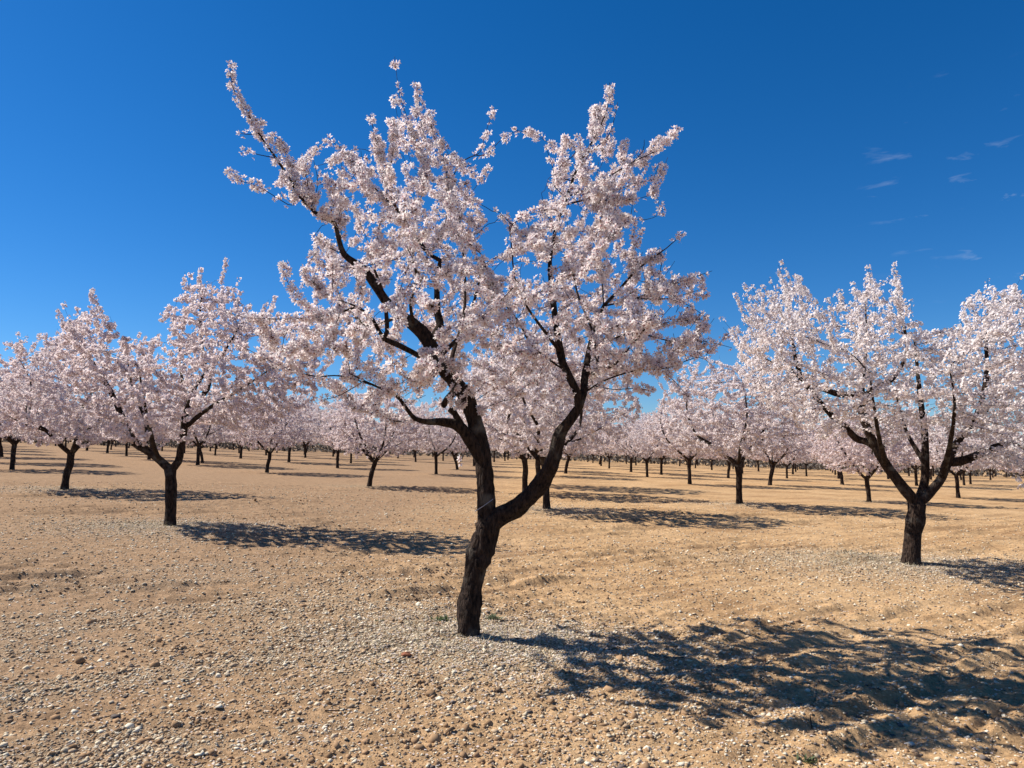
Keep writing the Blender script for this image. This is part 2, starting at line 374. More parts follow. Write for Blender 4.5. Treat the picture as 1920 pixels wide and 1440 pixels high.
# ------------------------------------------------------------------ blossom
def blossom(S, R, kids, per_m, rf, rmax=0.011, spread=0.030, detail=True, seed=1, pink=0.5, gap=0.30, zmin=0.0, skip=None):
    g = np.random.default_rng(seed); P = np.array(S.P); n = len(P); par = np.array(S.par)
    depth = np.zeros(n)
    for i in range(n - 1, -1, -1):
        if par[i] >= 0: depth[par[i]] = max(depth[par[i]], depth[i] + np.linalg.norm(P[i] - P[par[i]]))
    e = np.where((par >= 0) & (R < rmax) & (P[:, 2] > zmin))[0]
    if skip is not None: e = e[~skip(P[e])]
    a = P[par[e]]; b = P[e]; ln = np.linalg.norm(b - a, axis=1)
    # clumps: spurs along the twig are unevenly set; tips carry a gap and an end tuft
    k1 = .5 * vnoise(P[e][:, 0] * 7 + P[e][:, 2] * 5, P[e][:, 1] * 7 + 3 * P[e][:, 2], seed) + .5 * g.random(len(e)) ** .8
    d = np.clip((k1 - gap) * 4.2, 0.04, 1.6)
    dt = depth[e]
    nx = (g.random(n) < 0.28)
    d = np.where((dt > 0.05) & (dt < 0.20) & nx[par[e]], d * 0.12, d)
    d = np.where(R[e] > 0.007, d * 0.5, d)
    cnt = g.poisson(ln * per_m * d); ii = np.repeat(np.arange(len(e)), cnt); m = len(ii)
    t = g.random(m)[:, None]; c = a[ii] * (1 - t) + b[ii] * t; ax = (b - a)[ii]; ax /= np.linalg.norm(ax, axis=1)[:, None] + 1e-9
    o = g.normal(size=(m, 3)); o -= ax * (o * ax).sum(1)[:, None] * 0.8; o /= np.linalg.norm(o, axis=1)[:, None] + 1e-9
    nrm = o + ax * g.uniform(-0.1, 0.5, (m, 1)) + g.normal(0, 0.25, (m, 3)); nrm /= np.linalg.norm(nrm, axis=1)[:, None]
    c = c + o * (R[e][ii][:, None] + spread * g.uniform(0.25, 1.15, (m, 1)))
    rad = rf * g.uniform(0.68, 1.15, m)
    up = np.where(np.abs(nrm[:, 2:3]) < 0.9, np.array([[0, 0, 1.]]), np.array([[1., 0, 0]]))
    U = np.cross(up, nrm); U /= np.linalg.norm(U, axis=1)[:, None]; Wv = np.cross(nrm, U)
    rot = g.uniform(0, 6.28, m); cup = g.uniform(0.05, 0.75, m)
    def pt(rho, ang, h):
        return c + (rad * rho)[:, None] * (np.cos(ang + rot)[:, None] * U + np.sin(ang + rot)[:, None] * Wv) + (rad * h)[:, None] * nrm
    one = np.ones(m); Vs = []; Cs = []
    pk = np.clip(g.normal(pink, 0.25, m), 0, 1)[:, None]
    br = g.uniform(0.86, 1.0, m)[:, None]
    cout = (np.array([[0.95, 0.915, 0.885]]) * (1 - pk) + np.array([[0.90, 0.77, 0.755]]) * pk) * br
    cin = np.array([[0.55, 0.22, 0.24]]) * np.ones((m, 1)) * (0.7 + 0.6 * g.random((m, 1)))
    cmid = cout * 0.8 + cin * 0.2
    cal = np.array([[0.20, 0.055, 0.045]]) * (0.6 + 0.8 * g.random((m, 1)))
    F4 = []; F3 = []; K = 0
    if detail:
        for q in range(5):
            a0 = q * 1.2566
            for rho, an, hh, cc in ((0.10, 0, 0.0, cmid), (0.62, -0.50, 0.45, cout), (1.05, -0.17, 1.0, cout), (1.05, 0.17, 1.0, cout), (0.62, 0.50, 0.45, cout)):
                jr = 1 + g.uniform(-0.1, 0.1, m)
                Vs.append(pt(rho * one * jr, a0 + an * one, hh * cup)); Cs.append(cc)
            F4.append([K, K + 1, K + 2, K + 3]); F3.append([K, K + 3, K + 4]); K += 5
        for q in range(5):      # rose centre with stamens
            Vs.append(pt(0.20 * one, q * 1.2566 + 0.3 * one, 0.10 + cup * 0.2)); Cs.append(cin)
        F3 += [[K, K + 1, K + 2], [K, K + 2, K + 3], [K, K + 3, K + 4]]; K += 5
        for q in range(3):      # calyx behind
            Vs.append(pt(0.30 * one, q * 2.094 * one, -0.06 * one)); Cs.append(cal)
        Vs.append(pt(0 * one, 0 * one, -0.4 * one)); Cs.append(cal)
        F3 += [[K, K + 1, K + 3], [K + 1, K + 2, K + 3], [K + 2, K, K + 3]]; K += 4
    else:
        Vs.append(pt(0 * one, 0 * one, 0.0 * one)); Cs.append(cmid)
        for q in range(5): Vs.append(pt(1.0 * one * (1 + g.uniform(-0.2, 0.2, m)), q * 1.2566 * one, cup)); Cs.append(cout)
        for q in range(5): F3.append([0, 1 + q, 1 + (q + 1) % 5])
        K = 6
        for q in range(3): Vs.append(pt(0.24 * one, q * 2.094 * one, -0.08 * one)); Cs.append(cal)
        F3.append([6, 8, 7]); K = 9
    V = np.stack(Vs, 1).reshape(-1, 3); Cc = np.stack(Cs, 1).reshape(-1, 3)
    base = (np.arange(m) * K)[:, None, None]
    fs = []
    if F4: fs.append((base + np.array(F4)[None]).reshape(-1, 4))
    fs.append((base + np.array(F3)[None]).reshape(-1, 3))
    return V, fs, Cc, m

def wood_meshes(S, R, kids, nm, breaks=(), rough=0.22, thick=0.022, sep=True):
    chs = chains(S, R, kids, breaks)
    trunk = [chs[0]]; limbs = []; tw = []
    for ch in chs[1:]:
        (limbs if R[ch[1]] > thick else tw).append(ch)
    res = {}
    if not sep: trunk = trunk + limbs; limbs = []
    V, F = tubes(S, R, trunk, rough=rough); res['trunk'] = mesh(nm + '_trunk', V, F, M_BARK, smooth=True)
    res['limbs'] = []
    for l in limbs:
        V, F = tubes(S, R, [l], rough=rough); res['limbs'].append(mesh(nm + '_limb', V, F, M_BARK, smooth=True))
    if tw:
        V, F = tubes(S, R, tw, rough=rough); res['twigs'] = mesh(nm + '_twigs', V, F, M_TWIG)
    return res

def inpoly(px, py, poly):
    poly = np.array(poly, float); x0, y0 = poly[:, 0], poly[:, 1]; x1, y1 = np.roll(x0, -1), np.roll(y0, -1)
    c = np.zeros(len(px), bool)
    for a, b, c_, d in zip(x0, y0, x1, y1):
        hit = ((b > py) != (d > py)); xi = (c_ - a) * (py - b) / ((d - b) + 1e-9) + a; c ^= hit & (px < xi)
    return c
def hull_points(poly, Y, n, depth, g, back=1.0):
    """points in a rounded volume whose face towards the path is the crown's outline"""
    poly = np.array(poly, float); lo = poly.min(0); hi = poly.max(0)
    q = g.uniform(lo, hi, (n * 4, 2)); q = q[inpoly(q[:, 0], q[:, 1], poly)][:n]
    a = poly; b = np.roll(poly, -1, 0); ab = b - a
    t = np.clip(((q[:, None] - a[None]) * ab[None]).sum(2) / (ab ** 2).sum(1)[None], 0, 1)
    ed = np.linalg.norm(q[:, None] - (a[None] + t[..., None] * ab[None]), axis=2).min(1) / FP * Y
    dm = np.minimum(depth, np.sqrt(ed * 1.6 + 0.004) * depth * 1.05)
    dy = g.uniform(-1, 1, len(q)) * dm; dy = np.where(dy > 0, dy * back, dy)
    return np.array([at(x, y, Y + d) for (x, y), d in zip(q, dy)])

def assemble(name, loc, res, crown, label, cat, group=None, twigs=True):
    e = empty(name, loc); tag(e, label, cat, group)
    link('trunk', res['trunk'], e)
    for l in res['limbs']: link('limb', l, e)
    if 'twigs' in res: link('twigs', res['twigs'], e)
    link('crown', crown, e)
    return e

# ------------------------------------------------------------------ the big almond tree in the middle
def hero():
    Y = float(POS['A'][1]); X0 = float(POS['A'][0]); Z0 = hz(X0, Y)
    k = Y / FP
    S = Skel(); k *= .94
    def q(x, y, d=0.0): return at(x, y, Y + d)
    t_end = S.path([q(878, 1222), q(878, 1180), q(878, 1150), q(882, 1116), q(889, 1074), q(898, 1036), q(911, 1003), q(915, 985)], -1, 0, 0,
                   rs=[33 * k, 24.5 * k, 22 * k, 22.5 * k, 21 * k, 21.5 * k, 25 * k, 27 * k, 25 * k], step=0.022)
    # left leader
    L1 = S.path([q(911, 950), q(911, 905), q(908, 872), q(903, 835), q(896, 810), q(887, 779), q(876, 747), q(860, 727, .02), q(841, 704, .05), q(822, 685, .05),
                 q(810, 654, .05), q(797, 629, .05), q(776, 609, .05), q(750, 591, .03), q(727, 570, 0), q(707, 539, 0), q(680, 504, -.05), q(645, 477, -.1),
                 q(633, 440, -.15), q(627, 418, -.15), q(606, 409, -.2), q(583, 391, -.2), q(556, 360, -.25), q(544, 337, -.25), q(517, 296, -.3), q(486, 251, -.3),
                 q(458, 200, -.3), q(436, 162, -.3), q(433, 119, -.3)], t_end, 0, 0, rs=[19 * k, 17.5 * k, 16 * k, 14.5 * k, 14 * k, 12 * k, 9.5 * k, 7.5 * k, 5 * k, 3.2 * k, 2.0 * k, 1.5 * k, .9 * k, .5 * k], step=0.045)
    # right leader
    R1 = S.path([q(938, 966, -.02), q(965, 954, -.05), q(992, 932, -.1), q(1019, 900, -.15), q(1035, 872, -.2), q(1044, 841, -.22), q(1052, 810, -.25), q(1070, 785, -.3), q(1085, 762, -.32)],
                t_end, 0, 0, rs=[22 * k, 19 * k, 17.5 * k, 15.5 * k, 14.5 * k, 14 * k, 15 * k, 11 * k, 10 * k], step=0.045)
    R2 = S.path([q(1082, 738, -.34), q(1070, 712, -.35), q(1055, 680, -.3), q(1047, 637, -.3), q(1040, 590, -.25), q(1035, 543, -.2), q(1031, 489, -.2), q(1042, 430, -.2), q(1062, 370, -.2), q(1085, 310, -.2),
                 q(1112, 262, -.2), q(1138, 205, -.2), q(1143, 155, -.2)], R1, 0, 0, rs=[9 * k, 7 * k, 5 * k, 4.5 * k, 3.5 * k, 2.3 * k, 1.7 * k, 1.2 * k, .5 * k])
    R3 = S.path([q(1094, 738, -.3), q(1098, 700, -.15), q(1106, 650, 0), q(1120, 605, .1), q(1132, 574, .1), q(1158, 547, .1), q(1185, 515, .1), q(1215, 490, .1), q(1250, 465, .1), q(1280, 438, .1)],
                R1, 0, 0, rs=[8 * k, 7.5 * k, 7 * k, 6 * k, 4 * k, 2.5 * k, 1.6 * k, .5 * k])
    # low limb to the left, sawn stubs on it
    nb = S.nearest(q(909, 868))
    L3 = S.path([q(893, 845, -.05), q(880, 822, -.08), q(868, 806, -.1), q(852, 795, -.12), q(822, 791, -.2), q(804, 791, -.25), q(779, 785, -.3), q(760, 763, -.35), q(743, 742, -.4), q(700, 722, -.5), q(655, 700, -.6)],
                nb, 0, 0, rs=[13 * k, 12 * k, 10.5 * k, 9 * k, 5 * k, 3.5 * k, 2.6 * k, 1.5 * k, .8 * k], step=0.04)
    S.path([q(853, 775, -.12), q(845, 768, -.12)], S.nearest(q(868, 806, -.1)), 8 * k, 6 * k, step=0.03)
    S.path([q(838, 750, .0), q(832, 760, .0)], S.nearest(q(862, 729, .02)), 8 * k, 6.5 * k, step=0.03)
    # mid-left limb
    L4 = S.path([q(785, 667, -.1), q(772, 660, -.15), q(747, 647, -.2), q(719, 635, -.25), q(700, 600, -.3), q(670, 575, -.4), q(625, 560, -.5)], S.nearest(q(815, 668, .05)), 0, 0, rs=[7 * k, 6 * k, 5 * k, 3 * k, 1.8 * k, .9 * k])
    S.path([q(726, 622, -.22), q(724, 585, -.2), q(722, 560, -.2), q(700, 500, -.3)], S.nearest(q(722, 636, -.25)), 5 * k, 2 * k)
    S.path([q(800, 710, -.1), q(775, 716, -.2), q(750, 700, -.3)], S.nearest(q(830, 697, .05)), 3.5 * k, 2 * k)
    # inner leader that stands up from the left limb
    L2 = S.path([q(826, 612, 0), q(820, 585, .05), q(820, 520, .1), q(825, 488, .1), q(805, 477, .1), q(781, 446, .1), q(762, 422, .1), q(742, 387, .1), q(725, 340, .1), q(712, 290, .1), q(702, 250, .1), q(694, 216, .1)],
                S.nearest(q(806, 645, .05)), 0, 0, rs=[9 * k, 7 * k, 6 * k, 5 * k, 4 * k, 2.5 * k, 1.6 * k, 1.2 * k, .5 * k])
    S.path([q(846, 647, .1), q(870, 620, .3), q(890, 560, .5), q(905, 500, .6)], S.nearest(q(817, 670, .05)), 5 * k, 2 * k)
    # scaffold limbs running away from and towards the path
    B1 = S.path([q(850, 660, .35), q(868, 600, .7), q(872, 540, 1.0), q(868, 470, 1.25), q(860, 400, 1.4)], S.nearest(q(836, 700, .05)), 5 * k, 1.1 * k)
    B2 = S.path([q(1020, 620, -.6), q(985, 570, -.85), q(965, 520, -1.1), q(960, 470, -1.2), q(955, 425, -1.25)], S.nearest(q(1050, 665, -.3)), 0, 0, rs=[4 * k, 3 * k, 2 * k, 1.4 * k, .8 * k])
    B3 = S.path([q(1120, 690, .3), q(1110, 620, .7), q(1080, 540, 1.1), q(1070, 450, 1.35)], S.nearest(q(1098, 700, -.15)), 4.5 * k, 1.0 * k)
    B4 = S.path([q(770, 570, -.3), q(780, 520, -.65), q(770, 450, -1.0), q(760, 400, -1.15)], S.nearest(q(779, 610, .05)), 4 * k, 1.0 * k)
    B5 = S.path([q(1140, 690, -.7), q(1190, 640, -1.0), q(1230, 590, -1.25)], S.nearest(q(1105, 655, 0)), 4 * k, 1.0 * k)
    B6 = S.path([q(690, 610, .45), q(640, 560, .8), q(620, 500, 1.0)], S.nearest(q(750, 591, .03)), 4 * k, 1.0 * k)
    # bearing twigs that make the outline: (start point, points..., depth)
    T = [((544, 337, -.25), [(583, 391), (550, 385), (512, 366), (485, 350), (455, 340), (427, 321)][1:], -.3),
         ((560, 365, -.25), [(548, 320), (535, 285), (518, 262), (503, 256)], -.2), ((515, 293, -.3), [(485, 290), (455, 280)], -.35), ((486, 251, -.3), [(462, 252), (448, 250)], -.3),
         ((478, 238, -.3), [(497, 228)], -.3), ((575, 382, -.2), [(578, 350), (572, 320), (577, 289)], -.1), ((585, 392, -.2), [(596, 345), (588, 300)], -.4),
         ((640, 460, -.1), [(640, 400), (640, 350), (640, 318), (641, 302)], -.1), ((742, 387, .1), [(700, 350), (665, 310), (648, 285), (618, 262)], .2),
         ((725, 340, .1), [(735, 300), (738, 262), (733, 228)], .1), ((762, 422, .1), [(790, 370), (800, 320), (782, 270), (765, 225), (750, 180), (745, 150), (740, 106)], .0),
         ((795, 340, .0), [(800, 280), (790, 230), (786, 190), (779, 152)], .05), ((800, 470, .1), [(835, 420), (840, 350), (830, 300), (812, 250), (806, 215)], .2),
         ((838, 380, .2), [(850, 330), (872, 300), (900, 286), (907, 262), (916, 232), (926, 201)], .3), ((885, 292, .3), [(912, 290), (940, 262), (970, 244)], .35),
         ((860, 400, 1.4), [(885, 360), (900, 340), (918, 312)], 1.2), ((868, 470, 1.25), [(890, 440), (905, 405)], 1.0), ((838, 350, .2), [(830, 290), (822, 262)], -.2),
         ((1042, 430, -.2), [(1025, 400), (1015, 362)], -.3), ((1062, 370, -.2), [(1040, 350), (1038, 320), (1024, 276)], -.3), ((1070, 345, -.2), [(1048, 330), (1052, 310), (1080, 285), (1062, 258)], -.1),
         ((1085, 310, -.2), [(1090, 285), (1083, 255)], -.2), ((1112, 262, -.2), [(1118, 230), (1118, 200)], -.1), ((1100, 290, -.2), [(1135, 262), (1150, 230), (1158, 192)], -.3),
         ((1062, 370, -.2), [(1120, 345), (1160, 320), (1195, 300), (1235, 280), (1255, 258), (1276, 238)], -.25), ((1190, 302, -.25), [(1205, 285), (1208, 262)], -.25),
         ((1090, 400, -.2), [(1150, 360), (1185, 345), (1225, 335), (1235, 305)], -.3), ((1120, 375, -.25), [(1180, 375), (1222, 365)], -.2), ((1245, 266, -.25), [(1240, 262), (1236, 258)], -.2),
         ((1110, 430, -.1), [(1160, 405), (1210, 412), (1243, 399)], -.1), ((1031, 489, -.2), [(1000, 455), (965, 425), (936, 398)], -.3), ((1000, 455, -.3), [(990, 420), (980, 402)], -.3),
         ((1132, 574, .1), [(1128, 508), (1126, 470), (1150, 440), (1180, 420)], .1), ((1185, 515, .1), [(1188, 480), (1196, 450), (1207, 432)], .1), ((1215, 490, .1), [(1240, 480), (1238, 465)], .2),
         ((1132, 574, .1), [(1190, 560), (1240, 540), (1285, 525), (1335, 508)], .0), ((1190, 560, 0), [(1250, 560), (1290, 550), (1322, 540)], -.2), ((1245, 560, -.2), [(1290, 572), (1325, 596)], -.2),
         ((1106, 650, 0), [(1180, 625), (1250, 605), (1300, 600), (1325, 597)], -.1), ((1190, 622, -.1), [(1260, 640), (1320, 640), (1372, 652)], -.2), ((1094, 738, -.3), [(1130, 715), (1190, 695), (1250, 690), (1310, 670), (1340, 690)], -.5),
         ((1110, 725, -.3), [(1150, 730), (1200, 728), (1225, 736)], -.4), ((1240, 690, -.5), [(1270, 720), (1290, 745)], -.55), ((1060, 690, -.3), [(1000, 650), (970, 600), (925, 540), (905, 480)], -.5),
         ((670, 575, -.4), [(620, 590), (560, 597), (505, 598), (455, 594), (428, 586)], -.6), ((600, 592, -.6), [(560, 560), (540, 530), (530, 491)], -.6), ((640, 575, -.4), [(600, 540), (565, 508)], -.4),
         ((700, 722, -.5), [(640, 705), (590, 705), (540, 692), (490, 668), (436, 640)], -.8), ((560, 698, -.8), [(530, 650), (540, 620)], -.8), ((680, 715, -.5), [(640, 740), (600, 752)], -.6),
         ((720, 730, -.5), [(705, 760), (690, 790)], -.5), ((779, 785, -.3), [(740, 790), (700, 770), (660, 765)], -.2), ((880, 822, -.08), [(872, 850), (862, 868)], -.2), ((640, 577, -.4), [(625, 620), (600, 660), (560, 640)], -.5),
         ((680, 504, -.05), [(640, 500), (600, 490), (585, 470)], -.1), ((645, 477, -.1), [(610, 460), (590, 440)], .1), ((1000, 932, -.1), [(1010, 905)], 0)]
    for st, pts, d in T:
        n0 = S.nearest(q(*st)); pts = [q(x, y, d * (i + 1) / len(pts) + st[2] * (1 - (i + 1) / len(pts))) for i, (x, y) in enumerate(pts)]
        S.path(pts, n0, 2.0 * k * 0.6, 0.0021, step=0.05)
    first = S.nearest(q(887, 779))
    poly = [(500, 370), (520, 300), (560, 335), (600, 400), (625, 330), (655, 320), (682, 330), (695, 280), (722, 290), (745, 240), (770, 210), (795, 250), (825, 290), (850, 300), (890, 290), (890, 330), (865, 370), (900, 420),
            (905, 500), (935, 470), (965, 420), (1010, 420), (1025, 370), (1045, 300), (1090, 290), (1115, 220), (1150, 220), (1150, 290), (1195, 300), (1232, 290), (1225, 360), (1160, 395), (1190, 430), (1185, 480), (1250, 480), (1240, 530),
            (1320, 545), (1290, 600), (1350, 650), (1310, 690), (1220, 730), (1130, 720), (1090, 790), (1030, 760), (985, 790), (930, 770), (880, 700), (835, 770), (760, 790), (700, 750), (600, 730), (500, 670), (460, 620), (520, 600),
            (575, 600), (585, 540), (575, 480), (610, 440), (590, 400), (540, 375)]
    g = np.random.default_rng(8)
    A = hull_points(poly, Y, 1650, 1.55, g, 1.35)
    # pruned clean round the main limbs: light and air in the middle of the tree
    TH = np.array([p for p, rr in zip(S.P, S.r) if rr > 5.2 * k]); A = A[np.sqrt(((A[:, None] - TH[None]) ** 2).sum(2)).min(1) > .24]
    colonize(S, A, step=0.06, kill=0.10, infl=1.1, iters=40, up=0.38, first=first)
    whips(S, 110, 0.1, 0.34, 2.0, 0.9, (X0, Y, 2.2))
    R, kids = radii(S)
    lo = np.array([X0, Y, Z0]); S.P = [p - lo for p in S.P]
    res = wood_meshes(S, R, kids, 'hero', breaks=(t_end,), rough=0.30)
    V, F, C, m = blossom(S, R, kids, 165, 0.0252, spread=0.034, detail=True, seed=3, pink=0.32, zmin=1.25, gap=0.36,
        skip=lambda c: np.sqrt(((c[:, None] - (TH - lo)[None]) ** 2).sum(2)).min(1) < .07)
    crown = mesh('hero_crown', V, F, M_FLOWER, C)
    e = assemble('almond_tree', lo, res, crown, 'large almond tree in pink-white bloom standing alone in the foreground centre, trunk forked low', 'tree')
    # pale cord tied round the foot of the left leader
    SS = Skel(); cx = at(909, 947, Y) - lo; n = 22; r_ = 19 * k; pv = -1
    for i in range(n + 3):
        a = i * 2 * math.pi / n; pv = SS.add(cx + np.array([math.cos(a) * r_, math.sin(a) * r_, 0.055 * math.cos(a) + 0.006 * i / n]), pv, 0.005)
    RR = np.full(len(SS.P), 0.0035); V, F = tubes(SS, RR, [list(range(len(SS.P)))], sides=6)
    link('cord', mesh('cord', V, F, M_CORD, np.tile([0.30, 0.32, 0.36], (len(V), 1))), e)['label'] = 'pale grey cord tied round the left limb just above the fork'
    print('hero nodes', len(S.P), 'flowers', m, 'limbs', len(res['limbs']))
hero()

# ------------------------------------------------------------------ traced neighbours
def traced(name, key, trunk, limbs, poly, label, natt, depth, per_m, rf, pink, seed, wh, group=None, minz=1.2, whz=3.0, wl=(0.15, 0.5), bk=()):
    X0, Y = map(float, POS[key]); Z0 = hz(X0, Y); k = Y / FP; S = Skel()
    te = S.path([at(x, y, Y) for x, y, _ in trunk], -1, 0, 0, rs=[r * k for _, _, r in trunk], step=0.08)
    for st, pts, r0, r1 in limbs:
        n0 = te if st is None else S.nearest(at(*st[:2], Y + st[2]))
        S.path([at(x, y, Y + d) for x, y, d in pts], n0, r0 * k, r1 * k, step=0.08)
    g = np.random.default_rng(seed)
    A = hull_points(poly, Y, natt, depth, g)
    TH = np.array([p for p, rr in zip(S.P, S.r) if rr > 3.2 * k and rr > .022]); A = A[np.sqrt(((A[:, None] - TH[None]) ** 2).sum(2)).min(1) > .22]
    colonize(S, A, step=0.08, kill=0.11, infl=1.5, iters=45, up=0.32, first=te + 3)
    whips(S, wh, wl[0], wl[1], whz, 0.9, (X0, Y, 2.4))
    R, kids = radii(S, 0.0022)
    lo = np.array([X0, Y, Z0]); S.P = [p - lo for p in S.P]
    res = wood_meshes(S, R, kids, key, breaks=(te,), rough=0.2)
    V, F, C, m = blossom(S, R, kids, per_m, rf, spread=0.036, detail=False, seed=seed, pink=pink, zmin=minz, gap=0.27,
        skip=lambda c: np.sqrt(((c[:, None] - (TH - lo)[None]) ** 2).sum(2)).min(1) < .08)
    crown = mesh(key + '_crown', V, F, M_FLOWER, C)
    print(name, key, len(S.P), m, len(res['limbs']))
    return assemble(name, lo, res, crown, label, 'tree', group)
GROUP = 'blossoming almond trees in the rows of the grove'
traced('almond_tree', 'B', [(318, 996, 11.5), (319, 960, 10), (321, 928, 10), (320, 895, 10.5), (319, 881, 11)],
       [(None, [(299, 862, 0), (272, 842, 0), (253, 830, 0), (236, 800, 0), (225, 772, .1), (205, 730, .1), (175, 680, .2), (145, 625, .2)], 8.5, 1.2),
        (None, [(334, 866, 0), (338, 842, 0), (344, 811, 0), (346, 780, 0), (352, 765, 0), (374, 745, .1), (389, 730, .1), (391, 702, .1), (383, 680, .1), (375, 600, .1), (380, 540, 0)], 7.5, 1.0),
        ((346, 800, 0), [(356, 795, 0), (366, 785, -.1), (400, 760, -.3), (450, 730, -.5), (510, 690, -.7)], 4.5, 1.0),
        ((299, 862, 0), [(290, 840, -.4), (280, 800, -.8), (268, 740, -1.1), (260, 690, -1.3)], 5, 1.0),
        ((272, 842, 0), [(275, 800, .3), (262, 760, .5), (249, 730, .6), (240, 680, .7)], 4.5, 1.0),
        ((344, 811, 0), [(350, 770, .6), (340, 700, 1.0), (335, 640, 1.3)], 5, 1.0), ((352, 765, 0), [(370, 720, -.5), (420, 660, -.9), (450, 610, -1.1)], 4.5, 1.0)],
       [(112, 610), (150, 580), (205, 585), (235, 640), (290, 640), (300, 590), (330, 560), (345, 530), (372, 520), (425, 530), (445, 570), (500, 585), (560, 630), (610, 690), (590, 760), (520, 800), (450, 820), (400, 800), (365, 830),
        (300, 830), (270, 850), (215, 830), (180, 800), (140, 760), (110, 700), (95, 650)],
       'pinkest almond tree, left of the big one, wide fork over a slim straight trunk', 1700, 1.8, 140, 0.025, 0.6, 21, 90, GROUP)
traced('almond_tree', 'E', [(1707, 1072, 20), (1708, 1045, 16), (1712, 999, 15), (1718, 960, 16), (1719, 945, 17)],
       [(None, [(1690, 910, 0), (1662, 872, 0), (1643, 839, 0), (1627, 806, 0), (1615, 768, 0), (1618, 745, 0), (1605, 738, 0), (1577, 740, 0), (1545, 730, 0), (1516, 721, 0), (1480, 690, 0)], 11, 3.2),
        ((1616, 755, 0), [(1634, 730, 0), (1672, 711, 0), (1700, 660, 0), (1690, 590, 0)], 6, 2.0), ((1643, 839, 0), [(1624, 828, .1), (1605, 822, .2), (1587, 803, .2), (1554, 773, .3), (1500, 700, .3), (1480, 600, .3)], 7, 2.2),
        (None, [(1733, 905, .1), (1735, 870, .1), (1735, 848, .1), (1733, 806, .2), (1725, 740, .3), (1715, 640, .4)], 9, 2.0), (None, [(1742, 924, 0), (1766, 895, 0), (1780, 858, 0), (1795, 830, 0), (1808, 810, 0), (1832, 780, 0), (1850, 700, 0), (1845, 600, 0)], 9.5, 2.4),
        ((1780, 866, 0), [(1800, 865, 0), (1832, 853, 0), (1884, 834, 0), (1935, 850, 0), (1960, 900, 0)], 8.5, 3), ((1618, 745, 0), [(1620, 700, .1), (1625, 640, .2), (1622, 560, .2)], 3, 1.0),
        ((1662, 872, 0), [(1650, 830, -.5), (1640, 770, -.9), (1630, 700, -1.1)], 6, 1.0), ((1766, 895, 0), [(1780, 840, -.6), (1790, 760, -1.1), (1780, 690, -1.3)], 6, 1.0),
        ((1735, 870, .1), [(1700, 810, .7), (1680, 740, 1.2)], 6, 1.0), ((1795, 830, 0), [(1850, 770, .7), (1900, 700, 1.1)], 5, 1.0)],
       [(1385, 610), (1440, 560), (1490, 520), (1525, 550), (1550, 610), (1575, 560), (1620, 525), (1685, 520), (1705, 560), (1705, 600), (1740, 625), (1785, 610), (1810, 570), (1850, 530), (1910, 550), (1990, 600), (2010, 760), (1990, 900),
        (1935, 940), (1880, 880), (1830, 830), (1770, 800), (1720, 830), (1660, 800), (1600, 820), (1540, 830), (1470, 790), (1400, 740), (1370, 670)],
       'wide pale almond tree on the right, crooked dark limbs fanning from a thick short trunk', 4000, 2.1, 120, 0.020, 0.12, 22, 190, GROUP)

